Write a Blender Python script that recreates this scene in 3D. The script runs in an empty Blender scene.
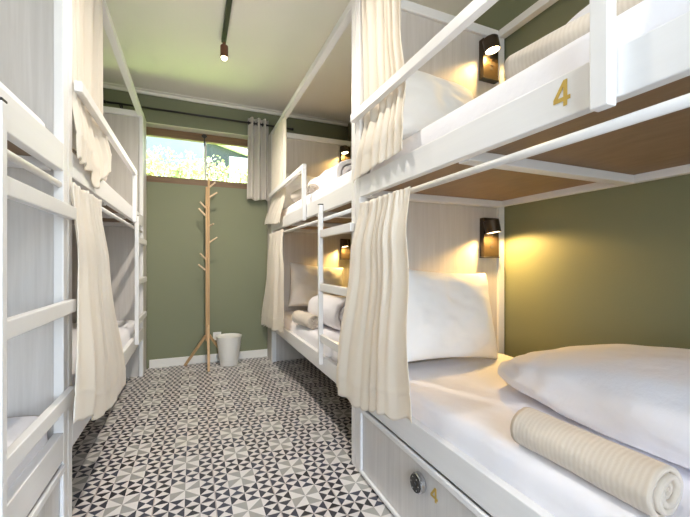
import bpy, bmesh, math, random
from mathutils import Vector, Matrix, noise, Euler
random.seed(7)
PI = math.pi
S = bpy.context.scene
COL = S.collection

# ------------------------------------------------------------------ materials
def new_mat(name):
    m = bpy.data.materials.new(name); m.use_nodes = True
    nt = m.node_tree
    return m, nt, nt.nodes['Principled BSDF']

def simple(name, col, rough=0.5, metal=0.0, nscale=0, namt=0.0, bump=0.0, bscale=60, sheen=0.0, spec=0.5, stretch=(1,1,1)):
    """plain colour with optional fine noise variation and bump"""
    m, nt, b = new_mat(name)
    b.inputs['Base Color'].default_value = (*col, 1)
    b.inputs['Roughness'].default_value = rough
    b.inputs['Metallic'].default_value = metal
    b.inputs['Specular IOR Level'].default_value = spec
    if sheen: b.inputs['Sheen Weight'].default_value = sheen
    N = nt.nodes; L = nt.links
    tc = N.new('ShaderNodeTexCoord'); mp = N.new('ShaderNodeMapping')
    mp.inputs['Scale'].default_value = stretch
    L.new(tc.outputs['Object'], mp.inputs['Vector'])
    if namt:
        t = N.new('ShaderNodeTexNoise'); t.inputs['Scale'].default_value = nscale; t.inputs['Detail'].default_value = 4
        L.new(mp.outputs['Vector'], t.inputs['Vector'])
        mx = N.new('ShaderNodeMix'); mx.data_type = 'RGBA'
        mx.inputs['A'].default_value = (*[c*(1-namt) for c in col], 1)
        mx.inputs['B'].default_value = (*[min(1, c*(1+namt)) for c in col], 1)
        L.new(t.outputs['Fac'], mx.inputs['Factor']); L.new(mx.outputs['Result'], b.inputs['Base Color'])
    if bump:
        t2 = N.new('ShaderNodeTexNoise'); t2.inputs['Scale'].default_value = bscale; t2.inputs['Detail'].default_value = 3
        L.new(mp.outputs['Vector'], t2.inputs['Vector'])
        bp = N.new('ShaderNodeBump'); bp.inputs['Strength'].default_value = bump; bp.inputs['Distance'].default_value = 0.01
        L.new(t2.outputs['Fac'], bp.inputs['Height']); L.new(bp.outputs['Normal'], b.inputs['Normal'])
    return m

def wood(name, c1, c2, stretch, rough=0.5, scale=1.0, bump=0.05):
    """streaky grain running along the axis with the small stretch value"""
    m, nt, b = new_mat(name); N = nt.nodes; L = nt.links
    tc = N.new('ShaderNodeTexCoord'); mp = N.new('ShaderNodeMapping')
    mp.inputs['Scale'].default_value = stretch
    L.new(tc.outputs['Object'], mp.inputs['Vector'])
    t = N.new('ShaderNodeTexNoise'); t.inputs['Scale'].default_value = 6*scale; t.inputs['Detail'].default_value = 8
    t.inputs['Roughness'].default_value = 0.65; t.inputs['Distortion'].default_value = 0.3
    L.new(mp.outputs['Vector'], t.inputs['Vector'])
    cr = N.new('ShaderNodeValToRGB'); cr.color_ramp.elements[0].position = 0.32; cr.color_ramp.elements[1].position = 0.68
    cr.color_ramp.elements[0].color = (*c1, 1); cr.color_ramp.elements[1].color = (*c2, 1)
    L.new(t.outputs['Fac'], cr.inputs['Fac']); L.new(cr.outputs['Color'], b.inputs['Base Color'])
    b.inputs['Roughness'].default_value = rough
    bp = N.new('ShaderNodeBump'); bp.inputs['Strength'].default_value = bump; bp.inputs['Distance'].default_value = 0.005
    L.new(t.outputs['Fac'], bp.inputs['Height']); L.new(bp.outputs['Normal'], b.inputs['Normal'])
    return m

def emit(name, col, strength):
    m, nt, b = new_mat(name)
    b.inputs['Base Color'].default_value = (*col, 1)
    b.inputs['Emission Color'].default_value = (*col, 1)
    b.inputs['Emission Strength'].default_value = strength
    return m

def cloth(name, col, weave=900, rough=0.9, trans=0.0, wr=0.25, wscale=14):
    m, nt, b = new_mat(name); N = nt.nodes; L = nt.links
    b.inputs['Base Color'].default_value = (*col, 1); b.inputs['Roughness'].default_value = rough
    b.inputs['Specular IOR Level'].default_value = 0.2
    b.inputs['Sheen Weight'].default_value = 0.15
    tc = N.new('ShaderNodeTexCoord')
    t = N.new('ShaderNodeTexNoise'); t.inputs['Scale'].default_value = wscale; t.inputs['Detail'].default_value = 5
    L.new(tc.outputs['Object'], t.inputs['Vector'])
    bp = N.new('ShaderNodeBump'); bp.inputs['Strength'].default_value = wr; bp.inputs['Distance'].default_value = 0.02
    L.new(t.outputs['Fac'], bp.inputs['Height']); L.new(bp.outputs['Normal'], b.inputs['Normal'])
    if trans:
        tr = N.new('ShaderNodeBsdfTranslucent'); tr.inputs['Color'].default_value = (*col, 1)
        mx = N.new('ShaderNodeMixShader'); mx.inputs['Fac'].default_value = trans
        L.new(b.outputs['BSDF'], mx.inputs[1]); L.new(tr.outputs['BSDF'], mx.inputs[2])
        L.new(mx.outputs['Shader'], N['Material Output'].inputs['Surface'])
    return m

def tile_mat():
    m, nt, b = new_mat('patterned_tile'); N = nt.nodes; L = nt.links
    tc = N.new('ShaderNodeTexCoord'); sp = N.new('ShaderNodeSeparateXYZ'); L.new(tc.outputs['Object'], sp.inputs[0])
    def M(op, a, c=None, d=None):
        n = N.new('ShaderNodeMath'); n.operation = op
        for i, v in enumerate((a, c, d)):
            if v is None: continue
            if isinstance(v, (int, float)): n.inputs[i].default_value = v
            else: L.new(v, n.inputs[i])
        return n.outputs[0]
    T = 0.249
    def axis(o, c):
        u = M('MULTIPLY_ADD', o, 1/T, 0.5 - c/T)
        return M('MULTIPLY_ADD', M('FRACT', u), 4.0, -2.0), M('MULTIPLY', u, 4.0)
    px, gx = axis(sp.outputs['X'], 0.465); py, gy = axis(sp.outputs['Y'], 1.809)
    ix, iy = M('FLOOR', px), M('FLOOR', py)
    ax = M('ABSOLUTE', M('SUBTRACT', M('FRACT', px), 0.5)); ay = M('ABSOLUTE', M('SUBTRACT', M('FRACT', py), 0.5))
    lr = M('GREATER_THAN', ax, ay)
    odd = M('MODULO', M('ADD', M('ADD', ix, iy), 8.0), 2.0)
    odd = M('GREATER_THAN', odd, 0.5)
    dark = M('ABSOLUTE', M('SUBTRACT', lr, odd))
    apx, apy = M('ABSOLUTE', px), M('ABSOLUTE', py)
    pin = M('MULTIPLY', M('LESS_THAN', apx, 1.0), M('LESS_THAN', apy, 1.0))
    pos = M('GREATER_THAN', M('MULTIPLY', px, py), 0.0)
    gt = M('GREATER_THAN', apx, apy)
    grey = M('SUBTRACT', 1.0, M('ABSOLUTE', M('SUBTRACT', pos, gt)))
    cv = N.new('ShaderNodeCombineXYZ'); L.new(M('FLOOR', gx), cv.inputs[0]); L.new(M('FLOOR', gy), cv.inputs[1])
    wn = N.new('ShaderNodeTexWhiteNoise'); wn.noise_dimensions = '2D'; L.new(cv.outputs[0], wn.inputs['Vector'])
    def mix(f, a, c):
        n = N.new('ShaderNodeMix'); n.data_type = 'RGBA'
        L.new(f, n.inputs['Factor'])
        for k, v in (('A', a), ('B', c)):
            if isinstance(v, tuple): n.inputs[k].default_value = (*v, 1)
            else: L.new(v, n.inputs[k])
        return n.outputs['Result']
    dk = mix(wn.outputs['Value'], (0.020, 0.018, 0.019), (0.055, 0.060, 0.085))
    c1 = mix(dark, (0.66, 0.62, 0.59), dk)
    c2 = mix(grey, (0.68, 0.65, 0.62), (0.34, 0.335, 0.31))
    c = mix(pin, c1, c2)
    gr = M('MAXIMUM', M('GREATER_THAN', apx, 1.965), M('GREATER_THAN', apy, 1.965))
    c = mix(gr, c, (0.42, 0.37, 0.34))
    L.new(c, b.inputs['Base Color'])
    b.inputs['Roughness'].default_value = 0.38
    b.inputs['Specular IOR Level'].default_value = 0.45
    return m

MAT = {}
MAT['frame'] = simple('white_painted_steel', (0.80, 0.79, 0.775), 0.38, nscale=40, namt=0.02)
MAT['panel'] = wood('whitewashed_board', (0.535, 0.495, 0.455), (0.625, 0.588, 0.55), (7, 7, 0.3), 0.5)
MAT['drawer'] = wood('whitewashed_drawer_board', (0.61, 0.585, 0.56), (0.70, 0.675, 0.65), (7, 7, 0.3), 0.45)
MAT['railw'] = wood('white_rail_board', (0.79, 0.785, 0.78), (0.82, 0.815, 0.81), (7, 0.3, 7), 0.45)
MAT['ply'] = wood('brown_plywood', (0.225, 0.142, 0.078), (0.29, 0.19, 0.108), (5, 1.2, 5), 0.55, 1.0)
MAT['green'] = simple('sage_green_paint', (0.180, 0.189, 0.110), 0.6, nscale=2.5, namt=0.05, bump=0.05, bscale=120)
MAT['ceiling'] = simple('pale_ceiling_paint', (0.80, 0.77, 0.70), 0.8, nscale=3, namt=0.03)
MAT['base'] = simple('white_skirting_paint', (0.74, 0.71, 0.66), 0.5, nscale=20, namt=0.02)
MAT['curtain'] = cloth('cream_curtain_cloth', (0.86, 0.80, 0.70), trans=0.22, wr=0.12, wscale=9)
MAT['greycurtain'] = cloth('grey_linen_curtain', (0.60, 0.56, 0.50), trans=0.12, wr=0.15, wscale=20)
MAT['sheet'] = cloth('white_cotton', (0.85, 0.84, 0.875), rough=0.75, wr=0.35, wscale=11)
MAT['pillow'] = cloth('white_pillow_cotton', (0.86, 0.85, 0.83), rough=0.8, wr=0.25, wscale=9)
MAT['black'] = simple('matt_black_metal', (0.018, 0.016, 0.015), 0.42, nscale=30, namt=0.1)
MAT['bronze'] = simple('satin_dark_bronze', (0.055, 0.038, 0.022), 0.35, 0.6, nscale=30, namt=0.1)
MAT['copper'] = simple('copper_brown_metal', (0.16, 0.07, 0.04), 0.4, 0.5, nscale=30, namt=0.1)
MAT['chrome'] = simple('brushed_chrome', (0.55, 0.55, 0.56), 0.25, 1.0, nscale=60, namt=0.05)
MAT['gold'] = simple('gold_foil', (0.58, 0.40, 0.09), 0.4, 0.35, nscale=30, namt=0.08)
MAT['stand'] = wood('oiled_pale_wood', (0.42, 0.25, 0.11), (0.56, 0.36, 0.18), (12, 12, 0.8), 0.45)
MAT['peg'] = wood('pale_peg_wood', (0.62, 0.45, 0.28), (0.72, 0.55, 0.37), (8, 8, 3), 0.5)
MAT['winwood'] = wood('brown_window_wood', (0.16, 0.085, 0.038), (0.25, 0.14, 0.065), (0.5, 10, 10), 0.45)
MAT['plaster'] = simple('cream_reveal_plaster', (0.80, 0.76, 0.66), 0.8, nscale=8, namt=0.03)
MAT['plastic'] = simple('white_plastic', (0.78, 0.76, 0.72), 0.4, nscale=30, namt=0.02)
MAT['bin'] = simple('cream_white_enamel', (0.76, 0.73, 0.67), 0.35, nscale=20, namt=0.02)
MAT['tile'] = tile_mat()
MAT['lawn'] = simple('green_lawn', (0.27, 0.42, 0.09), 0.9, nscale=12, namt=0.3)
MAT['leaf'] = simple('pale_green_leaf', (0.50, 0.56, 0.30), 0.6, nscale=5, namt=0.25)
MAT['bluewall'] = simple('pale_blue_render', (0.10, 0.122, 0.14), 0.8, nscale=3, namt=0.03)
MAT['darkwall'] = simple('grey_shed_board', (0.045, 0.050, 0.058), 0.7, nscale=4, namt=0.1)
MAT['roof'] = simple('white_roof_sheet', (0.78, 0.80, 0.80), 0.6, nscale=4, namt=0.03)
MAT['lens'] = emit('warm_lens', (1.0, 0.74, 0.40), 9.0)
MAT['bulb'] = emit('warm_bulb', (1.0, 0.80, 0.52), 14.0)

def towel_mat():
    m, nt, b = new_mat('beige_ribbed_towel'); N = nt.nodes; L = nt.links
    tc = N.new('ShaderNodeTexCoord')
    w = N.new('ShaderNodeTexWave'); w.wave_type = 'BANDS'; w.bands_direction = 'Y'
    w.inputs['Scale'].default_value = 27; w.inputs['Distortion'].default_value = 1.6; w.inputs['Detail'].default_value = 2
    L.new(tc.outputs['Object'], w.inputs['Vector'])
    n = N.new('ShaderNodeTexNoise'); n.inputs['Scale'].default_value = 260; n.inputs['Detail'].default_value = 2
    L.new(tc.outputs['Object'], n.inputs['Vector'])
    ad = N.new('ShaderNodeMath'); ad.operation = 'MULTIPLY_ADD'; ad.inputs[1].default_value = 0.9
    L.new(n.outputs['Fac'], ad.inputs[0]); L.new(w.outputs['Fac'], ad.inputs[2])
    bp = N.new('ShaderNodeBump'); bp.inputs['Strength'].default_value = 0.3; bp.inputs['Distance'].default_value = 0.0012
    L.new(ad.outputs[0], bp.inputs['Height']); L.new(bp.outputs['Normal'], b.inputs['Normal'])
    mx = N.new('ShaderNodeMix'); mx.data_type = 'RGBA'
    mx.inputs['A'].default_value = (0.655, 0.57, 0.47, 1); mx.inputs['B'].default_value = (0.70, 0.62, 0.52, 1)
    L.new(w.outputs['Fac'], mx.inputs['Factor']); L.new(mx.outputs['Result'], b.inputs['Base Color'])
    b.inputs['Roughness'].default_value = 0.95; b.inputs['Sheen Weight'].default_value = 0.3
    b.inputs['Specular IOR Level'].default_value = 0.1
    return m
MAT['towel'] = towel_mat()

def glass_mat():
    m, nt, b = new_mat('clear_window_glass'); N = nt.nodes; L = nt.links
    t = N.new('ShaderNodeBsdfTransparent'); g = N.new('ShaderNodeBsdfGlossy'); g.inputs['Roughness'].default_value = 0.02
    f = N.new('ShaderNodeFresnel'); f.inputs['IOR'].default_value = 1.35
    mx = N.new('ShaderNodeMixShader')
    L.new(f.outputs[0], mx.inputs['Fac']); L.new(t.outputs[0], mx.inputs[1]); L.new(g.outputs[0], mx.inputs[2])
    L.new(mx.outputs[0], N['Material Output'].inputs['Surface'])
    return m
MAT['glass'] = glass_mat()

# ------------------------------------------------------------------ mesh helpers
BASE = {}
def box(bm, x0, x1, y0, y1, z0, z1):
    x0, x1 = min(x0, x1), max(x0, x1); y0, y1 = min(y0, y1), max(y0, y1); z0, z1 = min(z0, z1), max(z0, z1)
    v = [bm.verts.new(p) for p in ((x0,y0,z0),(x1,y0,z0),(x1,y1,z0),(x0,y1,z0),(x0,y0,z1),(x1,y0,z1),(x1,y1,z1),(x0,y1,z1))]
    for f in ((0,3,2,1),(4,5,6,7),(0,1,5,4),(1,2,6,5),(2,3,7,6),(3,0,4,7)):
        bm.faces.new([v[i] for i in f])
    return bm

def tube(bm, pts, r, seg=12, caps=True):
    pts = [Vector(p) for p in pts]
    rad = r if isinstance(r, (list, tuple)) else [r]*len(pts)
    rings = []
    for i, p in enumerate(pts):
        d = (pts[min(i+1, len(pts)-1)] - pts[max(i-1, 0)]).normalized()
        a = d.orthogonal().normalized() if i == 0 else (prev - d*prev.dot(d)).normalized()
        prev = a; c = d.cross(a)
        rings.append([bm.verts.new(p + (a*math.cos(2*PI*k/seg) + c*math.sin(2*PI*k/seg))*rad[i]) for k in range(seg)])
    for A, B in zip(rings, rings[1:]):
        for k in range(seg):
            bm.faces.new((A[k], A[(k+1)%seg], B[(k+1)%seg], B[k]))
    if caps:
        bm.faces.new(rings[0][::-1]); bm.faces.new(rings[-1])
    return bm

def lathe(bm, prof, c, axis=(0,0,1), seg=32):
    """revolve (r, h) pairs around an axis through c"""
    ax = Vector(axis).normalized(); a = ax.orthogonal().normalized(); d = ax.cross(a); c = Vector(c)
    rings = []
    for r, h in prof:
        if r < 1e-6: rings.append([bm.verts.new(c + ax*h)])
        else: rings.append([bm.verts.new(c + ax*h + (a*math.cos(2*PI*k/seg) + d*math.sin(2*PI*k/seg))*r) for k in range(seg)])
    for A, B in zip(rings, rings[1:]):
        for k in range(seg):
            q = []
            for R, i in ((A, k), (A, (k+1)%seg), (B, (k+1)%seg), (B, k)):
                v = R[i % len(R)]
                if v not in q: q.append(v)
            if len(q) > 2: bm.faces.new(q)
    return bm

def prism(bm, poly, axis_o, au, av, an, depth):
    """flat polygon (u,v list) at origin axis_o, extruded along an"""
    o = Vector(axis_o); au = Vector(au); av = Vector(av); an = Vector(an)
    A = [bm.verts.new(o + au*u + av*v) for u, v in poly]
    B = [bm.verts.new(o + au*u + av*v + an*depth) for u, v in poly]
    n = len(poly)
    bm.faces.new(A[::-1]); bm.faces.new(B)
    for i in range(n): bm.faces.new((A[i], A[(i+1)%n], B[(i+1)%n], B[i]))
    return bm

def bounds(bm):
    xs = [v.co.x for v in bm.verts]; ys = [v.co.y for v in bm.verts]; zs = [v.co.z for v in bm.verts]
    return Vector(((min(xs)+max(xs))/2, (min(ys)+max(ys))/2, min(zs)))

def obj(name, bm, mat, parent=None, smooth=False, bevel=0.0, solid=0.0, subsurf=0, base=None):
    bmesh.ops.recalc_face_normals(bm, faces=bm.faces[:])
    b = BASE[parent.name] if parent else (Vector(base) if base is not None else bounds(bm))
    bmesh.ops.translate(bm, verts=bm.verts[:], vec=-b)
    me = bpy.data.meshes.new(name)
    if smooth:
        for f in bm.faces: f.smooth = True
    bm.to_mesh(me); bm.free()
    me.materials.append(MAT[mat])
    o = bpy.data.objects.new(name, me); COL.objects.link(o)
    BASE[o.name] = b
    if parent: o.parent = parent
    else: o.location = b
    if solid:
        s = o.modifiers.new('thickness', 'SOLIDIFY'); s.thickness = solid; s.offset = 0
    if subsurf:
        s = o.modifiers.new('smooth', 'SUBSURF'); s.levels = s.render_levels = subsurf
    if bevel:
        s = o.modifiers.new('bevel', 'BEVEL'); s.width = bevel; s.segments = 2; s.limit_method = 'ANGLE'; s.angle_limit = math.radians(50)
        if smooth is False:
            pass
    return o

def tag(o, label=None, cat=None, group=None, kind=None):
    if label: o['label'] = label
    if cat: o['category'] = cat
    if group: o['group'] = group
    if kind: o['kind'] = kind
    return o

def thing(name, loc, label, cat, group=None):
    o = bpy.data.objects.new(name, None); COL.objects.link(o); o.location = loc
    o.empty_display_size = 0.1
    BASE[o.name] = Vector(loc)
    return tag(o, label, cat, group)

def NB(): return bmesh.new()

def boxobj(name, mat, parent, x0, x1, y0, y1, z0, z1, bevel=0.003, **k):
    return obj(name, box(NB(), x0, x1, y0, y1, z0, z1), mat, parent, bevel=bevel, **k)

def copy_tree(o, loc=None, parent=None):
    c = o.copy(); COL.objects.link(c); BASE[c.name] = Vector(loc) if loc is not None else BASE[o.name]
    if parent: c.parent = parent
    if loc is not None: c.location = loc
    for ch in list(o.children): copy_tree(ch, None, c)
    return c

# ------------------------------------------------------------------ layout numbers (metres; x across the aisle, y into the room)
XR, XL = 0.763, -0.423            # front planes of the right and left bunks
WR, WL = 1.735, -1.395            # side walls
YW, YF = 4.034, -1.25             # window wall and the wall behind
ZC = 2.735
D = 0.97                           # bunk depth

# ------------------------------------------------------------------ room shell
def struct(name, mat, *b, bevel=0):
    o = boxobj(name, mat, None, *b, bevel=bevel, base=(0, 0, 0)); o['kind'] = 'structure'; return o
struct('floor', 'tile', WL-0.12, WR+0.12, YF-0.12, YW+0.2, -0.1, 0.0)
struct('ceiling', 'ceiling', WL-0.12, WR+0.12, YF-0.12, YW+0.2, ZC, ZC+0.15)
struct('wall_left', 'green', WL-0.12, WL, YF-0.12, YW+0.2, 0, ZC)
struct('wall_right', 'green', WR, WR+0.12, YF-0.12, YW+0.2, 0, ZC)
# window wall with a long high opening
wx0, wx1, wz0, wz1 = -0.95, 0.80, 1.845, 2.432
bm = NB()
box(bm, WL, WR, YW, YW+0.2, 0, wz0); box(bm, WL, WR, YW, YW+0.2, wz1, ZC)
box(bm, WL, wx0, YW, YW+0.2, wz0, wz1); box(bm, wx1, WR, YW, YW+0.2, wz0, wz1)
tag(obj('wall_back', bm, 'green', None, base=(0,0,0)), kind='structure')
# wall behind the camera; unseen glazed door opening added for the fill lamp
bm = NB()
box(bm, WL, -0.42, YF-0.12, YF, 0, ZC); box(bm, 0.76, WR, YF-0.12, YF, 0, ZC); box(bm, -0.42, 0.76, YF-0.12, YF, 2.35, ZC)
tag(obj('wall_front', bm, 'green', None, base=(0,0,0)), kind='structure')
bm = NB()
for x0, x1 in ((-0.42, -0.37), (0.71, 0.76), (0.145, 0.195)): box(bm, x0, x1, YF-0.1, YF-0.04, 0, 2.35)
box(bm, -0.37, 0.145, YF-0.1, YF-0.04, 2.29, 2.35); box(bm, 0.195, 0.71, YF-0.1, YF-0.04, 2.29, 2.35)
d1 = tag(obj('added_door_1', bm, 'frame', None, base=(0,0,0)), kind='structure')
obj('pane', box(NB(), -0.37, 0.71, YF-0.073, YF-0.067, 0.02, 2.29), 'glass', d1)
struct('baseboard_back', 'base', XL+0.025, XR-0.002, YW-0.014, YW, 0, 0.082, bevel=0.003)
# moulding where the ceiling meets the window wall
bm = NB(); box(bm, WL, WR, YW-0.022, YW, ZC-0.036, ZC-0.008); box(bm, WL, WR, YW-0.05, YW, ZC-0.008, ZC)
tag(obj('trim_1', bm, 'ceiling', None, base=(0,0,0), bevel=0.003), kind='structure')
# window reveal, frame, mullion, panes, latch
bm = NB()
box(bm, wx0, wx1, YW+0.001, YW+0.198, wz1-0.004, wz1); box(bm, wx0, wx0+0.004, YW+0.001, YW+0.198, wz0, wz1-0.004)
box(bm, wx1-0.004, wx1, YW+0.001, YW+0.198, wz0, wz1-0.004)
tag(obj('trim_2', bm, 'plaster', None, base=(0,0,0)), kind='structure')
win = bpy.data.objects.new('window_1', None); COL.objects.link(win); BASE[win.name] = Vector((0,0,0)); win['kind'] = 'structure'
fy0, fy1 = YW+0.125, YW+0.185
bm = NB(); box(bm, wx0+0.004, wx1-0.004, fy0, fy1, 2.347, wz1-0.004)
box(bm, wx0+0.004, wx1-0.004, fy0, fy1, wz0, 1.935)
for x0, x1 in ((wx0+0.004, wx0+0.06), (wx1-0.06, wx1-0.004)): box(bm, x0, x1, fy0, fy1, 1.935, 2.347)
obj('window_frame', bm, 'winwood', win, bevel=0.003)
boxobj('mullion', 'plastic', win, 0.112, 0.134, fy0+0.01, fy1, 1.935, 2.347)
for x0, x1 in ((wx0+0.06, 0.108), (0.138, wx1-0.06)):
    obj('pane', box(NB(), x0, x1, YW+0.153, YW+0.158, 1.935, 2.347), 'glass', win)
bm = NB(); lathe(bm, [(0, 0), (0.022, 0), (0.022, 0.018), (0.010, 0.022), (0.010, 0.03), (0, 0.03)], (0.112, fy0-0.001, 2.400), (0, -1, 0), 20)
box(bm, 0.085, 0.139, fy0-0.022, fy0-0.001, 2.390, 2.408)
box(bm, 0.107, 0.118, fy0-0.034, fy0-0.022, 2.290, 2.405)
obj('window_latch', bm, 'black', win, bevel=0.002)

# ------------------------------------------------------------------ bunk beds
def four(name, parent, X, y, z, w, h, side, mat='gold'):
    """a raised figure 4 facing the aisle from plane X, centre (y, z)"""
    n = Vector((-side, 0, 0)); au = Vector((0, -side, 0)) * w; av = Vector((0, 0, h))
    o = Vector((X, y, z)) - au*0.5 - av*0.5
    bm = NB()
    polys = [[(.60, 0), (.82, 0), (.82, 1), (.60, 1)], [(0, .20), (.60, .20), (.60, .36), (0, .36)],
             [(.82, .20), (1, .20), (1, .36), (.82, .36)], [(0, .36), (.25, .36), (.60, .76), (.60, 1)]]
    for p in polys: prism(bm, p, o, au, av, n, 0.0012)
    return obj(name, bm, mat, parent)

def bunk(label, side, Y0, Y1, ladder, guard, drawer, filler, number, rail_top=(1.372, 1.470)):
    XF = XR if side > 0 else XL
    X = lambda d: XF + side*d
    t = thing('bunk_bed', (X(D/2), (Y0+Y1)/2, 0), label, 'bunk bed', 'white steel bunk beds')
    bx = lambda name, mat, d0, d1, y0, y1, z0, z1, bevel=0.003, par=t: boxobj(name, mat, par, X(d0), X(d1), y0, y1, z0, z1, bevel)
    P = 0.048; TOP = 2.432
    PX = 0.045 if side > 0 else 0.030
    for d in (0, 0.963-PX):
        for y in (Y0+0.001, Y1-P-0.001):
            bx('post', 'frame', d, d+PX, y, y+P, 0, TOP)
    # head panel with its white cap and the top frame
    bx('head_panel', 'panel', PX+0.001, 0.962-PX, Y1-0.034, Y1-0.016, 0.0, 2.378, 0.001)
    bx('head_trim', 'frame', PX+0.001, 0.962-PX, Y1-P, Y1-0.002, 2.380, TOP)
    bx('foot_trim', 'frame', PX+0.001, 0.962-PX, Y0+0.002, Y0+P, 2.380, TOP)
    for d in (0.002, 0.917):
        bx('top_beam', 'frame', d, d+0.044, Y0+P+0.002, Y1-P-0.002, 2.388, TOP)
    # two decks
    a, b = Y0+P+0.002, Y1-P-0.002
    z0, z1 = rail_top
    for nm, (za, zb), mat in (('upper', (z0, z1), 'railw'), ('lower', (0.345, 0.447), 'railw')):
        bx(nm+'_rail', mat, 0.0, 0.03, a, b, za, zb)
        bx(nm+'_wall_rail', 'frame', 0.88, 0.914, a, b, za, za+0.075)
        bx(nm+'_bed_base', 'ply', 0.031, 0.879, a, b-0.0, za+0.030, za+0.042, 0)
        n = 4
        ys = [Y1-0.112 - 0.675*k for k in range(n) if Y1-0.112-0.675*k > Y0+0.06]
        for y in ys: bx('cross_beam', 'frame', 0.031, 0.879, y, y+0.05, za-0.004, za+0.029, 0.002)
    # white curtain pipe under the upper deck
    pr = obj('curtain_pipe', tube(NB(), [(X(0.014), a, 1.325), (X(0.014), b, 1.325)], 0.0115, 14), 'frame', t, smooth=True)
    if filler:
        bx('side_panel', 'panel', 0.0, 0.02, Y1+0.002, YW-0.003, 0.0, TOP, 0.001)
    # guard rail: a flat bar and its upright, bolted on the aisle side
    g0, g1, gz = guard     # g0 = bolted end at a post, g1 = upright
    lo, hi = min(g0, g1), max(g0, g1)
    w = 0.036
    u0, u1 = (g1, g1+w) if g1 < g0 else (g1-w, g1)
    gr = bx('guard_rail', 'frame', -0.030, -0.002, lo, hi, gz, gz+0.040)
    bx('upright', 'frame', -0.030, -0.002, u0, u1, z0-0.018, gz-0.001, par=gr)
    # ladder: an outer stile with a black cap, three rungs running back to the bed post
    s0, s1 = ladder          # stile y, post-side end y
    sw = 0.026
    sa = s0 if s1 > s0 else s0-sw
    ld = bx('ladder', 'frame', -0.031, -0.002, sa, sa+sw, 0.40, 1.412)
    bx('end_cap', 'black', -0.031, -0.002, sa, sa+sw, 1.4125, 1.418, 0.001, par=ld)
    for z in (1.205, 0.868, 0.548):
        e = sa+sw+0.0005 if s1 > s0 else sa-0.0005
        bx('rung', 'frame', -0.027, -0.002, e, s1, z, z+0.046, par=ld)
    if drawer:
        dy0, dy1 = Y0+0.06, Y1-P-0.008
        dr = bx('drawer', 'drawer', 0.006, 0.60, dy0, dy1, 0.02, 0.318, 0.002)
        # raised edge banding round the front
        bm = NB()
        for y0, y1, za, zb in ((dy0, dy1, 0.313, 0.336), (dy0, dy1, 0.012, 0.030), (dy1-0.022, dy1, 0.030, 0.313), (dy0, dy0+0.022, 0.030, 0.313)):
            box(bm, X(-0.008), X(0.005), y0, y1, za, zb)
        obj('edge_band', bm, 'railw', dr, bevel=0.004)
        cy, cz = Y1-0.565, 0.246
        bm = NB(); lathe(bm, [(0, 0.0), (0.033, 0.0), (0.036, 0.004), (0.036, 0.020), (0.033, 0.024), (0, 0.024)], (X(0.0055), cy, cz), (-side, 0, 0), 36)
        kb = obj('dial_lock', bm, 'chrome', dr, smooth=False, bevel=0.001)
        bm = NB(); lathe(bm, [(0.0, 0.0), (0.030, 0.0), (0.030, 0.004), (0.012, 0.0045), (0.011, 0.010), (0, 0.010)], (X(-0.0186), cy, cz), (-side, 0, 0), 30)
        obj('dial_face', bm, 'black', kb)
        bm = NB()
        for k in range(6):
            a2 = 2*PI*k/6
            c = Vector((X(-0.0229), cy+0.023*math.cos(a2), cz+0.023*math.sin(a2)))
            box(bm, c.x-0.0004, c.x+0.0004, c.y-0.0016, c.y+0.0016, c.z-0.0016, c.z+0.0016)
        obj('dial_mark', bm, 'plastic', kb)
        if number:
            four('number', dr, X(0.0055), cy-0.078, cz+0.001, 0.040, 0.050, side)
    if number:
        four('number', t, X(-0.0003), Y1-1.115, 1.427, 0.040, 0.058, side)
    return t

bed_rn = bunk('nearest white bunk bed on the right, gold 4 on its upper rail and drawer', 1, -0.43, 1.67, (0.20, -0.40), (1.668, 0.440, 1.755), True, False, True)
bed_rf = bunk('white bunk bed on the right beside the grey window curtain, open underneath', 1, 1.672, 3.82, (2.182, 1.677), (3.81, 2.525, 1.724), False, True, False)
bed_ln = bunk('nearest white bunk bed on the left, cut by the photo edge, with ladder and drawer', -1, -0.485, 1.615, (1.037, 1.612), (-0.48, 0.75, 1.745), True, False, False)
bed_lf = bunk('white bunk bed on the left beside the window, guard rail along its upper bunk', -1, 1.617, 3.815, (3.235, 3.81), (1.672, 3.15, 1.706), False, True, False)

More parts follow.
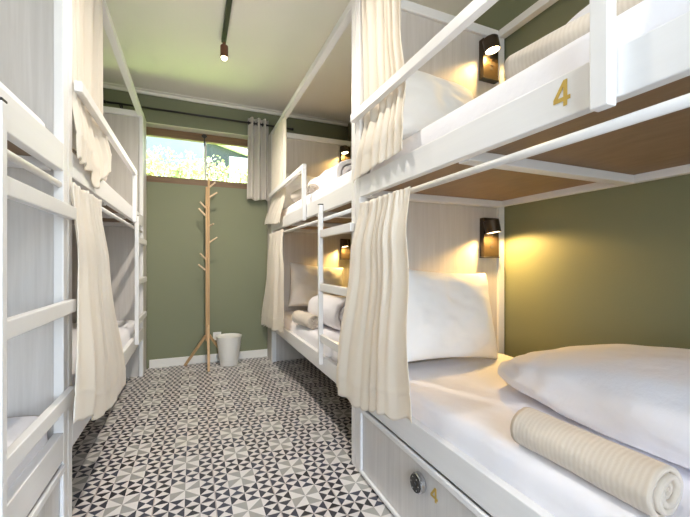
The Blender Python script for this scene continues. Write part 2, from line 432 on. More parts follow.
# ------------------------------------------------------------------ soft goods
def mattress(label, x0, x1, y0, y1, z0, z1, group):
    """a mattress in a tucked sheet: rounded box with a soft wavy side"""
    bm = NB(); nx, ny = 26, 60
    r = 0.035
    cx, cy = (x0+x1)/2, (y0+y1)/2; hx, hy = (x1-x0)/2, (y1-y0)/2; h = z1-z0
    prof = [(0.0, 0.0), (0.006, 0.35), (0.004, 0.62), (0.0, 0.80), (-0.010, 0.92), (-0.03, 0.985), (-0.06, 1.0)]
    # concentric rings following a rounded rectangle
    def ring(off, z, jit):
        pts = []; N = 160
        for k in range(N):
            s = k/N*4; side = int(s); f = s-side
            c = [(-1,-1),(1,-1),(1,1),(-1,1)]
            a, b = c[side], c[(side+1)%4]
            px = (a[0]+(b[0]-a[0])*f)*(hx+off); py = (a[1]+(b[1]-a[1])*f)*(hy+off)
            # round corner
            R = 0.05
            dx, dy = abs(px)-(hx+off-R), abs(py)-(hy+off-R)
            if dx > 0 and dy > 0:
                l = math.hypot(dx, dy)
                if l > R: px = math.copysign(hx+off-R+dx/l*R, px); py = math.copysign(hy+off-R+dy/l*R, py)
            n = noise.noise(Vector((px*5+cx, py*3+cy*2, z*6)))*jit
            m = 1 + n/hx
            pts.append(bm.verts.new((cx+px*m, cy+py*(1+n/hy), z)))
        return pts
    R = [ring(o, z0+h*f, 0.003) for o, f in prof]
    for A, B in zip(R, R[1:]):
        n = len(A)
        for k in range(n): bm.faces.new((A[k], A[(k+1)%n], B[(k+1)%n], B[k]))
    bm.faces.new(R[0][::-1]); bm.faces.new(R[-1])
    o = obj('mattress', bm, 'sheet', None, smooth=True)
    return tag(o, label, 'mattress', group)

G = 'mattresses under white fitted sheets'
mattress('thin mattress in white sheet on lower bunk above the numbered drawer', XR+0.036, XR+0.875, -0.36, 1.605, 0.390, 0.533, G)
mattress('white-sheeted mattress on the upper bunk above the gold 4 on the rail', XR+0.036, XR+0.875, -0.36, 1.605, 1.416, 1.572, G)
mattress('white-sheeted mattress on the lower bunk behind the right-hand ladder', XR+0.036, XR+0.875, 1.74, 3.755, 0.390, 0.533, G)
mattress('white-sheeted mattress on the upper bunk of the right bed nearest the window', XR+0.036, XR+0.875, 1.74, 3.755, 1.416, 1.572, G)
mattress('white-sheeted mattress on the lower bunk behind the left-hand front ladder', XL-0.875, XL-0.034, -0.41, 1.55, 0.390, 0.540, G)
mattress('white-sheeted mattress high on the left, upper bunk at the photo edge', XL-0.875, XL-0.034, -0.41, 1.55, 1.416, 1.535, G)
mattress('white-sheeted mattress on the lower bunk of the left bed nearest the window', XL-0.875, XL-0.034, 1.69, 3.75, 0.390, 0.533, G)
mattress('white-sheeted mattress on the upper bunk of the left bed nearest the window', XL-0.875, XL-0.034, 1.69, 3.75, 1.416, 1.520, G)

def pillow_mesh(w, h, t, seed):
    """upright pillow in local xz, thickness along y; pinched corners and creases"""
    bm = NB(); n = 44
    def pt(i, j, s):
        u, v = -1+2*i/n, -1+2*j/n
        edge = max(0, (1-abs(u)**2.6)) * max(0, (1-abs(v)**2.6))
        th = t/2*edge**0.42
        k = 1-0.075*(1-abs(v)**2)*abs(u)**2
        k2 = 1-0.085*(1-abs(u)**2)*abs(v)**2
        x = u*w/2*k; z = v*h/2*k2
        q = Vector((u*2.2+seed, v*2.2, s*1.7))
        cr = noise.noise(q)*0.014 + noise.noise(q*2.3)*0.007
        rr = math.atan2(v, u); cr += 0.004*math.sin(rr*9+seed)*(max(abs(u), abs(v))**3)
        return (x, s*(th + cr*edge**0.5), z)
    F = [[bm.verts.new(pt(i, j, 1)) for j in range(n+1)] for i in range(n+1)]
    Bk = [[F[i][j] if i in (0, n) or j in (0, n) else bm.verts.new(pt(i, j, -1)) for j in range(n+1)] for i in range(n+1)]
    for A, s in ((F, 1), (Bk, -1)):
        for i in range(n):
            for j in range(n):
                q = [A[i][j], A[i+1][j], A[i+1][j+1], A[i][j+1]]
                bm.faces.new(q if s < 0 else q[::-1])
    return bm

def pillow(label, x, y, z, w=0.60, h=0.46, t=0.17, tilt=17, roll=0, yaw=0, seed=1.0):
    bm = pillow_mesh(w, h, t, seed)
    M = Matrix.Rotation(math.radians(yaw), 4, 'Z') @ Matrix.Rotation(math.radians(-tilt), 4, 'X') @ Matrix.Rotation(math.radians(roll), 4, 'Y')
    bmesh.ops.transform(bm, matrix=M, verts=bm.verts[:])
    zmin = min(v.co.z for v in bm.verts); ymax = max(v.co.y for v in bm.verts)
    bmesh.ops.translate(bm, verts=bm.verts[:], vec=(x, y-ymax, z-zmin-0.004))
    o = obj('pillow', bm, 'pillow', None, smooth=True, subsurf=1)
    return tag(o, label, 'pillow', 'white pillows leaning on the head panels')

pillow('white pillow leaning on the panel behind the nearest lower bunk curtain', 1.20, 1.625, 0.533, 0.62, 0.48, 0.18, 15, 4, 0, 1.3)
pillow('white pillow on the upper bunk above the gold rail number, by the glowing lamp', 1.10, 1.625, 1.572, 0.60, 0.45, 0.18, 20, 6, 0, 3.1)
pillow('white pillow on the lower bunk behind the right-hand ladder, lit yellow on top', 1.22, 3.775, 0.533, 0.62, 0.48, 0.18, 15, 6, 0, 5.7)
pillow('white pillow on the upper right bunk nearest the window, behind its guard rail', 1.075, 3.775, 1.572, 0.48, 0.42, 0.18, 18, 2, 0, 8.2)

def roll_mesh(R, ax, bz, length, turns, seed, wr, tip=0.0, nl=40, spread=1.0):
    """a cloth rolled round the y axis: real spiral at both ends, ellipse ax x bz, optional closing tip at +y"""
    bm = NB(); per = 30; n = int(turns*per)
    r0 = 0.10
    def p(i, yk, inner):
        th = 2*PI*i/per
        f = i/n
        pitch = (1-r0)/turns
        r = r0 + (1-r0)*f
        if inner: r -= pitch*0.74
        r = max(r, 0.02)
        y = length*yk
        q = Vector((math.cos(th)*1.6+seed, yk*length*5, math.sin(th)*1.6))
        r *= 1 + wr*noise.noise(q) + wr*0.5*noise.noise(q*2.7)
        sc = 1.0
        if tip:
            e = (1-yk)*length/tip
            if e < 1: sc = math.sqrt(max(0.0, 1-(1-e)**2))*0.92+0.08
        return (math.cos(th)*r*R*ax*sc, y + 0.012*math.sin(th*0.31+seed)*(0.4 if yk in (0,) else 0), math.sin(th)*r*R*bz*sc)
    ks = [k/nl for k in range(nl+1)]
    O = [[bm.verts.new(p(i, k, False)) for i in range(n+1)] for k in ks]
    I = [[bm.verts.new(p(i, k, True)) for i in range(n+1)] for k in ks]
    for a in range(nl):
        for i in range(n):
            bm.faces.new((O[a][i], O[a][i+1], O[a+1][i+1], O[a+1][i]))
            bm.faces.new((I[a][i+1], I[a][i], I[a+1][i], I[a+1][i+1]))
        bm.faces.new((O[a][n], I[a][n], I[a+1][n], O[a+1][n]))
        bm.faces.new((I[a][0], O[a][0], O[a+1][0], I[a+1][0]))
    for e in (0, nl):
        for i in range(n):
            bm.faces.new((O[e][i+1], O[e][i], I[e][i], I[e][i+1]))
    return bm

def place_roll(bm, x, y, z, yaw):
    bmesh.ops.rotate(bm, verts=bm.verts[:], cent=(0,0,0), matrix=Matrix.Rotation(math.radians(yaw), 3, 'Z'))
    zm = min(v.co.z for v in bm.verts)
    bmesh.ops.translate(bm, verts=bm.verts[:], vec=(x, y, z-zm-0.003))
    return bm

def towel(label, x, y, z, length, R, yaw, seed):
    # local mesh along y so that the ribs follow the roll
    bm = roll_mesh(R, 1.06, 0.94, length, 3.75, seed, 0.05, nl=30)
    zm = min(v.co.z for v in bm.verts)
    bmesh.ops.translate(bm, verts=bm.verts[:], vec=(0, -length/2, -zm))
    o = obj('rolled_towel', bm, 'towel', None, smooth=True, base=(0, 0, 0))
    o.location = (x, y, z-0.003); o.rotation_euler = (0, 0, math.radians(yaw))
    return tag(o, label, 'towel', 'beige rolled towels')
towel('beige ribbed towel roll on the nearest lower bunk in front of the big white duvet', 0.878, 0.580, 0.533, 0.335, 0.060, 1, 0.4)
towel('beige towel roll on the nearest upper bunk, right of the glowing lamp', 0.955, 0.60, 1.572, 0.44, 0.066, 8, 2.4)
towel('beige towel roll on the lower bunk beside the right-hand ladder stile', 0.842, 2.80, 0.533, 0.34, 0.062, 6, 4.1)
towel('beige towel roll on the upper right bunk nearest the window, before the rolled duvet', 0.866, 2.92, 1.572, 0.36, 0.06, 6, 6.3)
towel('beige towel roll on the upper left bunk nearest the window, behind the curtain tail', -0.56, 2.42, 1.520, 0.44, 0.062, -4, 7.7)

def duvet_roll(label, x, y, z, length, R, ax, bz, yaw, seed, tip):
    bm = roll_mesh(R, ax, bz, length, 2.75, seed, 0.085, tip=tip, nl=48)
    place_roll(bm, x, y, z, yaw)
    o = obj('rolled_duvet', bm, 'sheet', None, smooth=True)
    return tag(o, label, 'duvet', 'white rolled duvets')
duvet_roll('white rolled duvet with a spiral end on the lower bunk behind the right-hand ladder', 1.06, 2.40, 0.533, 0.62, 0.135, 1.1, 1.0, 5, 1.1, 0.16)
duvet_roll('white rolled duvet on the upper right bunk nearest the window', 1.10, 2.42, 1.572, 0.80, 0.135, 1.2, 0.95, 2, 3.3, 0.2)

def duvet_big(label, x, y, z, hx, hy, hz, seed, yaw=0):
    """a big soft folded duvet: superellipsoid with draping creases"""
    bm = NB(); nu, nv = 120, 60
    def sp(c, e): return math.copysign(abs(c)**e, c)
    V = []
    for i in range(nu):
        row = []
        a = 2*PI*i/nu
        for j in range(nv+1):
            b = -PI/2 + PI*j/nv
            cx = sp(math.cos(b), 0.55)*sp(math.cos(a), 0.48)
            cy = sp(math.cos(b), 0.55)*sp(math.sin(a), 0.55)
            cz = sp(math.sin(b), 0.85)
            q = Vector((cx*1.4+seed, cy*2.2, cz*1.2))
            k = 1 + 0.06*noise.noise(q) + 0.03*noise.noise(q*2.5)
            # creases running down the aisle-side flank
            fl = max(0, -cx)*max(0, 1-abs(cz))
            wob = noise.noise(Vector((cy*3+seed, 0.3, 0)))*2
            k += 0.018*fl*math.sin(cy*17 + cz*4 + wob*3)
            tp = 1-0.62*max(0, cy)**1.8
            row.append(bm.verts.new((cx*hx*k*(1-0.10*max(0, cy)**3), cy*hy*k, (cz*hz*k*tp if cz > 0 else cz*hz*0.55))))
        V.append(row)
    for i in range(nu):
        for j in range(nv):
            A = V[i]; B = V[(i+1)%nu]
            q = (A[j], B[j], B[j+1], A[j+1])
            bm.faces.new(q)
    bmesh.ops.remove_doubles(bm, verts=bm.verts[:], dist=1e-5)
    bmesh.ops.rotate(bm, verts=bm.verts[:], cent=(0,0,0), matrix=Matrix.Rotation(math.radians(yaw), 3, 'Z'))
    zm = min(v.co.z for v in bm.verts)
    bmesh.ops.translate(bm, verts=bm.verts[:], vec=(x, y, z-zm-0.004))
    o = obj('folded_duvet', bm, 'sheet', None, smooth=True)
    return tag(o, label, 'duvet', 'big folded white duvets')
duvet_big('big puffy white duvet on the nearest lower bunk behind the towel', 1.335, 0.455, 0.533, 0.285, 0.70, 0.166, 0.0)
duvet_big('white duvet on the nearest upper bunk behind the towel roll, mostly cut off', 1.31, 0.46, 1.572, 0.25, 0.60, 0.225, 4.0)

# ------------------------------------------------------------------ bunk curtains
def lerp_list(L, t):
    """piecewise smooth interpolation of (t, value) pairs"""
    if t <= L[0][0]: return L[0][1]
    for (a, va), (b, vb) in zip(L, L[1:]):
        if t <= b:
            f = (t-a)/(b-a); f = f*f*(3-2*f)
            return va+(vb-va)*f
    return L[-1][1]

def curtain(name, label, cat, group, ya, yb, xc, zt, zb, folds, amp, seed, mat='curtain', side=1, ruffle=0.0, hem=0.10, nu=170, nv=90, xs=None, crisp=0.16):
    """ya/yb: edge y against t; xc: centre x against t; zb: bottom z against s; amp: fold depth against t"""
    bm = NB(); g = []
    for j in range(nv+1):
        t = j/nv; row = []
        y0, y1, xx, am = lerp_list(ya, t), lerp_list(yb, t), lerp_list(xc, t), lerp_list(amp, t)
        for i in range(nu+1):
            s = i/nu
            wob = noise.noise(Vector((seed, t*1.6, 0)))*0.6 + 0.5*noise.noise(Vector((s*3+seed, t*1.2, 4)))
            ph = 2*PI*folds*(s + 0.055*math.sin(s*7+seed) + 0.065*wob)
            dec = (1-t)**1.5
            f = (crisp+0.55*dec)*math.sin(ph) + 0.30*dec*math.sin(2.1*ph+seed*2+t*1.5) + 1.15*noise.noise(Vector((s*4.2+seed*3, t*0.9, 1.0))) \
                + 0.35*noise.noise(Vector((s*11+seed, t*2.4, 5.0)))
            if ruffle:
                e = max(0, 1-t/0.10)
                f += e*ruffle*(math.sin(ph*3.4+seed) + 0.8*noise.noise(Vector((s*40, t*30, seed))))
            xo = lerp_list(xs, s) if xs else 0
            x = xx + xo*t + am*f
            # secondary in-plane bunching so folds overlap a little
            y = y0+(y1-y0)*(s + 0.010*math.sin(ph*1.0+1.2)*(1-abs(2*s-1)))
            zbot = lerp_list(zb, s)
            zz = zt + (zbot-zt)*t
            zz += 0.006*math.sin(ph)*t*t + (0.005*noise.noise(Vector((s*22+seed, 0, 9))) if ruffle and t == 0 else 0)
            # stitched hem line
            dz = zz-zbot
            x += -side*0.0028*math.exp(-((dz-hem)/0.006)**2)
            row.append(bm.verts.new((x, y, zz)))
        g.append(row)
    for j in range(nv):
        for i in range(nu):
            bm.faces.new((g[j][i], g[j][i+1], g[j+1][i+1], g[j+1][i]))
    o = obj(name, bm, mat, None, smooth=True, solid=0.0022)
    return tag(o, label, cat, group)

CG = 'cream privacy curtains on the bunks'
# nearest right bunk: upper, then lower
curtain('bunk_curtain', 'cream curtain on the nearest upper right bunk, tucked behind its guard rail', 'curtain', CG,
        [(0, 1.612), (0.8, 1.612), (1, 1.655)], [(0, 1.265), (0.4, 1.24), (0.72, 1.20), (0.9, 1.165), (1, 1.165)],
        [(0, 0.778), (0.70, 0.778), (0.88, 0.742), (1, 0.737)], 2.384, [(0, 1.440), (0.12, 1.462), (1, 1.478)], 6.5, [(0, 0.015), (0.68, 0.014), (0.82, 0.015), (1, 0.013)], 1.0, crisp=0.6)
curtain('bunk_curtain', 'cream curtain hung on the pipe of the nearest lower right bunk', 'curtain', CG,
        [(0, 1.60), (0.3, 1.64), (1, 1.80)], [(0, 1.155), (0.5, 1.085), (1, 1.055)],
        [(0, 0.755), (0.25, 0.725), (0.8, 0.700), (1, 0.700)], 1.336, [(0, 0.375), (0.35, 0.375), (0.75, 0.445), (1, 0.492)], 6.5, [(0, 0.006), (0.12, 0.013), (1, 0.024)], 2.2, ruffle=0.7)
# far right bunk
curtain('bunk_curtain', 'cream curtain on the upper right bunk beside the grey window curtain', 'curtain', CG,
        [(0, 3.765), (0.72, 3.765), (1, 3.95)], [(0, 3.20), (0.6, 3.20), (1, 3.26)],
        [(0, 0.776), (0.72, 0.776), (1, 0.735)], 2.384, [(0, 1.46), (1, 1.405)], 6, [(0, 0.012), (0.7, 0.012), (1, 0.018)], 3.7, crisp=0.6)
curtain('bunk_curtain', 'cream curtain at the far end of the lower right bunk, above the bare floor', 'curtain', CG,
        [(0, 3.78), (0.4, 3.84), (1, 4.01)], [(0, 3.20), (0.5, 3.10), (1, 3.02)],
        [(0, 0.752), (0.3, 0.73), (1, 0.700)], 1.345, [(0, 0.365), (0.5, 0.400), (1, 0.440)], 6, [(0, 0.010), (0.3, 0.014), (1, 0.028)], 4.9, ruffle=0.5)
# far left bunk
curtain('bunk_curtain', 'cream curtain on the upper left bunk, its tail twisted over the rail', 'curtain', CG,
        [(0, 1.672), (0.75, 1.672), (1, 1.66)], [(0, 2.14), (0.5, 2.14), (0.68, 2.16), (0.9, 2.24), (1, 2.22)],
        [(0, -0.436), (0.70, -0.436), (0.92, -0.411), (1, -0.408)], 2.384, [(0, 1.445), (0.35, 1.435), (0.55, 1.385), (0.78, 1.45), (1, 1.52)], 6, [(0, 0.013), (0.68, 0.012), (0.85, 0.012), (1, 0.012)], 6.1, side=-1, crisp=0.6)
curtain('bunk_curtain', 'cream curtain hung on the pipe of the lower left bunk, flaring at its hem', 'curtain', CG,
        [(0, 1.625), (0.3, 1.61), (1, 1.46)], [(0, 2.04), (0.4, 2.15), (1, 2.38)],
        [(0, -0.416), (0.3, -0.395), (1, -0.365)], 1.345, [(0, 0.505), (0.45, 0.385), (0.62, 0.345), (1, 0.345)], 6, [(0, 0.010), (0.3, 0.013), (1, 0.026)], 7.3, side=-1, ruffle=0.5)

# ------------------------------------------------------------------ window curtain and rod
rod = thing('curtain_rod', (0.1, YW-0.08, 2.542), 'thin black curtain rod above the window on the green wall', 'curtain rod')
obj('pole', tube(NB(), [(-0.75, YW-0.08, 2.542), (1.02, YW-0.08, 2.542)], 0.010, 14), 'black', rod, smooth=True)
for x in (-0.765, 1.02):
    obj('finial', tube(NB(), [(x, YW-0.08, 2.542), (x+0.018, YW-0.08, 2.542)], 0.015, 14), 'black', rod)
for x in (-0.635, 0.93):
    bm = NB(); box(bm, x-0.006, x+0.006, YW-0.085, YW-0.001, 2.524, 2.534); box(bm, x-0.012, x+0.012, YW-0.006, YW-0.001, 2.49, 2.57)
    obj('bracket', bm, 'black', rod, bevel=0.001)

def window_curtain():
    """gathered panel hung on grommets: deep zigzag folds along x"""
    bm = NB(); g = []; nu, nv = 120, 50
    for j in range(nv+1):
        t = j/nv; row = []
        for i in range(nu+1):
            s = i/nu
            ph = 2*PI*3.5*(s + 0.035*math.sin(5*s+1)) + 0.5*noise.noise(Vector((s*3, t*1.5, 2)))*t
            x = 0.545 + 0.215*s - 0.012*t*(1-s) + 0.008*t*s
            y = YW-0.08 + 0.030*math.sin(ph)*(1-0.15*t) + 0.006*noise.noise(Vector((s*9, t*3, 7)))
            z = 2.600 - 0.880*t + 0.008*math.sin(ph*0.5)*t
            row.append(bm.verts.new((x, y, z)))
        g.append(row)
    for j in range(nv):
        for i in range(nu): bm.faces.new((g[j][i], g[j][i+1], g[j+1][i+1], g[j+1][i]))
    o = obj('window_curtain', bm, 'greycurtain', None, smooth=True, solid=0.003)
    tag(o, 'short grey linen curtain gathered at the right end of the window rod', 'curtain')
    for k in range(7):
        s = (k+0.5)/7 if False else (k*0.5)/3.5
        x = 0.545+0.215*min(0.98, max(0.02, s))
        bm = NB()
        pts = [(x, YW-0.08+0.019*math.cos(a), 2.542+0.019*math.sin(a)) for a in [2*PI*q/24 for q in range(25)]]
        tube(bm, pts, 0.004, 8)
        obj('grommet', bm, 'black', o, smooth=True)
window_curtain()

# ------------------------------------------------------------------ reading lamps on the head panels
def lamp(label, x, y, z, watts, group='black bunk reading lamps'):
    """x,y,z: left-bottom of the wall plate on the panel face (y); the panel faces -y"""
    t = thing('reading_lamp', (x+0.06, y, z), label, 'reading lamp', group)
    boxobj('wall_plate', 'bronze', t, x, x+0.115, y-0.036, y-0.001, z, z+0.225, 0.003)
    boxobj('ledge', 'black', t, x-0.002, x+0.117, y-0.040, y-0.001, z-0.008, z-0.0005, 0.002)
    bm = NB(); lathe(bm, [(0, 0), (0.007, 0), (0.007, 0.004), (0, 0.004)], (x+0.06, y-0.037, z+0.125), (0, -1, 0), 16)
    obj('switch', bm, 'black', t)
    bm = NB(); box(bm, x+0.048, x+0.072, y-0.0385, y-0.0365, z+0.05, z+0.064); box(bm, x+0.048, x+0.072, y-0.0385, y-0.0365, z+0.075, z+0.089)
    obj('usb_port', bm, 'black', t)
    ax = Vector((0.12, -0.13, -1.0)).normalized()
    c = Vector((x+0.026, y-0.070, z+0.176))
    bm = NB(); lathe(bm, [(0, -0.032), (0.038, -0.032), (0.043, -0.027), (0.043, 0.042), (0.039, 0.042), (0.038, 0.034), (0, 0.034)], c, ax, 32)
    hd = obj('lamp_head', bm, 'bronze', t, smooth=False)
    bm = NB(); lathe(bm, [(0, 0.0345), (0.0375, 0.0345), (0.0375, 0.040), (0, 0.041)], c, ax, 32)
    obj('lens', bm, 'lens', hd)
    tube(bm := NB(), [(x+0.06, y-0.034, z+0.19), c - Vector((-0.01, -0.03, 0))], 0.012, 12)
    obj('arm', bm, 'black', t)
    l = bpy.data.lights.new('reading_light', 'SPOT'); l.energy = watts; l.color = (1.0, 0.62, 0.20)
    l.spot_size = math.radians(168); l.spot_blend = 0.35; l.shadow_soft_size = 0.025
    lo = bpy.data.objects.new('reading_light', l); COL.objects.link(lo)
    lo.location = c + ax*0.048 - t.location; lo.rotation_euler = ax.to_track_quat('-Z', 'Y').to_euler(); lo.parent = t
    return t
YP, YP2 = 1.67-0.034, 3.82-0.034
lamp('lit black reading lamp on the panel of the nearest lower right bunk', 1.545, YP, 1.082, 16)
lamp('lit black reading lamp on the panel of the nearest upper right bunk', 1.540, YP, 2.118, 10)
lamp('lit black reading lamp behind the ladder, on the farther lower right bunk', 1.535, YP2, 1.085, 16)
lamp('lit black reading lamp on the farther upper right bunk, above the rolled duvet', 1.535, YP2, 2.135, 10)

# ------------------------------------------------------------------ ceiling track light
tk = thing('track_light', (0.212, 1.4, ZC), 'black ceiling track with a small lit copper spot at its end', 'ceiling light')
boxobj('track', 'black', tk, 0.196, 0.230, -0.6, 2.86, ZC-0.032, ZC-0.001, 0.002)
for y, watts in ((2.80, 68), (1.45, 27), (0.1, 8)):
    c = Vector((0.213, y, 0))
    sp_ = obj('spot', lathe(NB(), [(0, 2.672), (0.012, 2.672), (0.012, 2.650), (0.026, 2.648), (0.028, 2.644), (0.028, 2.560), (0.024, 2.560), (0.023, 2.572), (0, 2.572)], c, (0,0,1), 28), 'copper', tk)
    obj('stem', tube(NB(), [(0.213, y, 2.6725), (0.213, y, ZC-0.0325)], 0.006, 10), 'black', sp_)
    bm = NB(); lathe(bm, [(0, 2.571), (0.022, 2.571), (0.022, 2.560), (0.017, 2.548), (0, 2.542)], c, (0,0,1), 24)
    obj('bulb', bm, 'bulb', sp_, smooth=True)
    l = bpy.data.lights.new('spot_light', 'SPOT'); l.energy = watts; l.color = (1.0, 0.91, 0.80)
    l.spot_size = math.radians(165); l.spot_blend = 0.8; l.shadow_soft_size = 0.04
    lo = bpy.data.objects.new('spot_light', l); COL.objects.link(lo)
    lo.location = Vector((0.213, y, 2.535)) - tk.location; lo.parent = tk

# ------------------------------------------------------------------ coat stand, bin, socket
cs = thing('coat_stand', (0.135, 3.86, 0), 'tall pale wooden coat stand with peg branches below the window', 'coat stand')
px, py = 0.135, 3.86
def bar(bm, a, b, w, h):
    """square-section bar from a to b"""
    a, b = Vector(a), Vector(b); d = (b-a).normalized()
    s = d.cross(Vector((0, 1, 0)));
    if s.length < 0.1: s = d.cross(Vector((1, 0, 0)))
    s.normalize(); q = d.cross(s)
    A = [bm.verts.new(a + s*(i*w/2) + q*(j*h/2)) for i, j in ((-1,-1),(1,-1),(1,1),(-1,1))]
    B = [bm.verts.new(b + s*(i*w/2) + q*(j*h/2)) for i, j in ((-1,-1),(1,-1),(1,1),(-1,1))]
    bm.faces.new(A[::-1]); bm.faces.new(B)
    for k in range(4): bm.faces.new((A[k], A[(k+1)%4], B[(k+1)%4], B[k]))
    return bm
bm = NB()
box(bm, px-0.020, px-0.001, py-0.018, py+0.018, 0.26, 1.80)
box(bm, px, px+0.019, py-0.020, py+0.016, 0.30, 1.885)
obj('pole', bm, 'stand', cs, bevel=0.004)
obj('leg', bar(NB(), (px+0.004, 3.68, 0.001), (px+0.004, py-0.018, 0.42), 0.024, 0.030), 'stand', cs, bevel=0.003)
obj('leg', bar(NB(), (-0.075, 3.985, 0.004), (px-0.018, py+0.012, 0.31), 0.026, 0.024), 'stand', cs, bevel=0.003)
obj('leg', bar(NB(), (0.345, 3.992, 0.004), (px+0.018, py+0.014, 0.31), 0.026, 0.024), 'stand', cs, bevel=0.003)
for z, dx, dy, up, L in ((1.80, 0.055, -0.02, 0.05, 1), (1.700, 0.072, -0.02, 0.050, 1), (1.585, -0.052, -0.025, 0.06, 1), (1.51, -0.065, 0.02, 0.075, 1),
                         (1.41, 0.035, -0.06, 0.02, 1), (1.245, 0.072, -0.02, 0.055, 1), (1.075, -0.052, -0.02, 0.06, 1), (0.965, -0.068, 0.015, 0.06, 1)):
    sx = 0.018 if dx > 0 else -0.018
    obj('peg', tube(NB(), [(px+sx*0.8, py, z), (px+sx+dx, py+dy, z+up)], [0.0085, 0.0075], 12), 'peg', cs, smooth=False)

wb = thing('waste_bin', (0.338, 3.845, 0), 'small cream-white waste bin standing by the coat stand', 'bin')
bm = NB()
prof = [(0, 0.004), (0.084, 0.004), (0.086, 0.0)]
for k in range(1, 13):
    h = 0.295*k/12; r = 0.086 + (0.124-0.086)*k/12
    prof += [(r-0.0012, h-0.012), (r, h)]
prof += [(0.121, 0.296), (0.118, 0.28), (0.084, 0.012), (0, 0.012)]
lathe(bm, prof, (0.338, 3.845, 0.0), (0,0,1), 48)
obj('bucket', bm, 'bin', wb, smooth=True)
obj('rim', tube(NB(), [(0.338+0.124*math.cos(a), 3.845+0.124*math.sin(a), 0.297) for a in [2*PI*q/48 for q in range(49)]], 0.0035, 8), 'bin', wb, smooth=True)

so = thing('wall_socket', (0.235, YW, 0.225), 'white wall socket plate low on the green wall behind the bin', 'socket')
boxobj('plate', 'plastic', so, 0.195, 0.275, YW-0.010, YW-0.001, 0.225, 0.310, 0.003)
obj('outlet_face', lathe(NB(), [(0, 0), (0.020, 0), (0.020, 0.003), (0.016, 0.001), (0, 0.001)], (0.235, YW-0.0095, 0.268), (0,-1,0), 24), 'base', so)

# ------------------------------------------------------------------ outside the window
struct('ground', 'lawn', -9, 9, 4.451, 14, 1.55, 1.72)
struct('bounce_strip', 'plaster', -4, 4, YW+0.21, 4.45, 1.55, 1.73)  # unseen pale strip added to bounce sunlight up onto the window reveal
hs = thing('neighbour_house', (-1.0, 9.8, 1.72), 'pale blue house wall seen through the left window pane', 'house')
boxobj('wall', 'bluewall', hs, -5.5, 3.5, 9.2, 10.5, 1.72, 5.2, 0)
boxobj('roof', 'roof', hs, -5.7, 3.7, 9.05, 10.6, 5.21, 5.35, 0.01)
sh = thing('garden_shed', (1.0, 7.9, 1.72), 'dark grey shed with white sloping roof through the right window pane', 'shed')
bm = NB(); prism(bm, [(0.0, 0.0), (1.6, 0.0), (1.6, 1.14), (0.0, 1.59)], (0.241, 7.2, 1.72), (1,0,0), (0,0,1), (0,1,0), 1.3)
obj('wall', bm, 'darkwall', sh)
bm = NB(); prism(bm, [(-0.03, 1.605), (1.75, 1.105), (1.75, 1.19), (-0.03, 1.69)], (0.241, 7.08, 1.72), (1,0,0), (0,0,1), (0,1,0), 1.6)
obj('roof', bm, 'roof', sh)
boxobj('door', 'roof', sh, 0.634, 1.30, 7.155, 7.198, 1.73, 3.06, 0.01)

def shrub(label, x, y, z, w, h, n, seed):
    rnd = random.Random(seed)
    t = thing('flowering_shrub', (x, y, z), label, 'shrub', 'sunlit shrubs outside the window')
    bm = NB(); st = NB()
    tips = []
    for k in range(9):
        a = rnd.uniform(0, 2*PI); rr = rnd.uniform(0.2, 1)*w/2; hh = h*rnd.uniform(0.55, 1)
        tip = Vector((x+rr*math.cos(a), y+rr*math.sin(a)*0.6, z+hh)); tips.append(tip)
        tube(st, [(x+0.05*math.cos(a), y+0.05*math.sin(a), z-0.01), (x+rr*0.5*math.cos(a), y+rr*0.3*math.sin(a), z+hh*0.5), tip], [0.010, 0.007, 0.003], 6)
    for k in range(n):
        tp = rnd.choice(tips); f = rnd.uniform(0.15, 1.05)
        p = Vector((x, y, z)).lerp(tp, f) + Vector((rnd.gauss(0, 0.07), rnd.gauss(0, 0.06), rnd.gauss(0, 0.05)))
        p.z = max(p.z, z+0.02)
        d = Vector((rnd.gauss(0,1), rnd.gauss(0,1), rnd.gauss(0.4,0.8))).normalized(); s = d.orthogonal().normalized()
        s = (Matrix.Rotation(rnd.uniform(0, 6.28), 3, d) @ s); L = rnd.uniform(0.03, 0.06); W = L*0.42
        nn = d.cross(s)*0.15
        v = [bm.verts.new(p), bm.verts.new(p+d*L*0.5+s*W+nn*L), bm.verts.new(p+d*L), bm.verts.new(p+d*L*0.5-s*W+nn*L)]
        bm.faces.new((v[0], v[1], v[2])); bm.faces.new((v[0], v[2], v[3]))
    me_n = obj('foliage', bm, 'leaf', t)
    obj('stem', st, 'winwood', t)
    return t
for k, (lab, x, w, h) in enumerate((('leafy sunlit shrub outside at the left edge of the window', -0.55, 0.40, 0.80),
                                    ('tallest sunlit shrub outside the left window pane', -0.22, 0.42, 0.96),
                                    ('low sunlit shrub outside, left of the white window bar', 0.09, 0.36, 0.74),
                                    ('sunlit shrub outside, just right of the white window bar', 0.38, 0.36, 0.86),
                                    ('low sunlit shrub outside the right end of the window', 0.70, 0.40, 0.66))):
    shrub(lab, x, 5.35+0.5*(k % 2), 1.72, w, h, 1100, k+3)

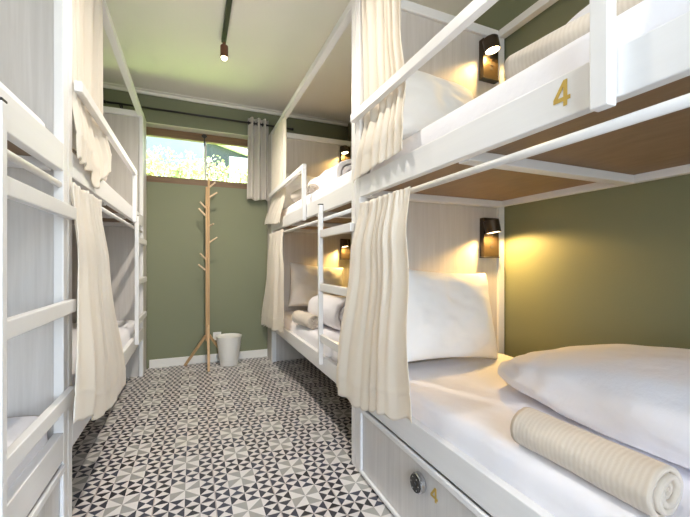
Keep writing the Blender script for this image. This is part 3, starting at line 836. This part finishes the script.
# ------------------------------------------------------------------ light
w = bpy.data.worlds.new('sky'); S.world = w; w.use_nodes = True
nt = w.node_tree; bg = nt.nodes['Background']
sky = nt.nodes.new('ShaderNodeTexSky'); sky.sky_type = 'NISHITA'; sky.sun_disc = False
sky.sun_elevation = math.radians(55); sky.sun_rotation = math.radians(95); sky.air_density = 1.0; sky.dust_density = 2.0
nt.links.new(sky.outputs[0], bg.inputs['Color']); bg.inputs['Strength'].default_value = 1.1

sun = bpy.data.lights.new('sun', 'SUN'); sun.energy = 36.0; sun.angle = math.radians(1.0); sun.color = (1.0, 0.96, 0.88)
so_ = bpy.data.objects.new('sun', sun); COL.objects.link(so_)
so_.rotation_euler = (-Vector((0.75, -0.22, 1.15))).to_track_quat('-Z', 'Y').to_euler()

def area(name, loc, aim, sx, sy, e, col):
    l = bpy.data.lights.new(name, 'AREA'); l.shape = 'RECTANGLE'; l.size = sx; l.size_y = sy; l.energy = e; l.color = col
    o = bpy.data.objects.new(name, l); COL.objects.link(o); o.location = loc
    o.rotation_euler = (Vector(aim)-Vector(loc)).to_track_quat('-Z', 'Y').to_euler()
    return o
area('added_fill', (0.17, YF-0.16, 1.45), (0.17, 1.1, 2.6), 1.1, 1.7, 46, (0.82, 0.91, 1.0))  # added fill lamp outside the unseen door, aimed up to brighten the room

# ------------------------------------------------------------------ camera
cam = bpy.data.cameras.new('camera'); co = bpy.data.objects.new('camera', cam); COL.objects.link(co)
F = 360.0
cam.sensor_fit = 'HORIZONTAL'; cam.sensor_width = 36.0; cam.lens = F/690*36
cam.shift_y = 3.5/690
cam.clip_start = 0.02
co.location = (0, 0, 1.05)
co.rotation_euler = (PI/2, 0, -math.atan2(152, 360))
S.camera = co

S.view_settings.view_transform = 'Standard'; S.view_settings.look = 'None'; S.view_settings.gamma = 1.0
S.view_settings.use_curve_mapping = False
S.view_settings.exposure = 0.58
cy = S.cycles
cy.max_bounces = 14; cy.diffuse_bounces = 10; cy.glossy_bounces = 4; cy.transparent_max_bounces = 8
cy.caustics_reflective = False; cy.caustics_refractive = False
cy.sample_clamp_indirect = 6.0
cy.use_denoising = True
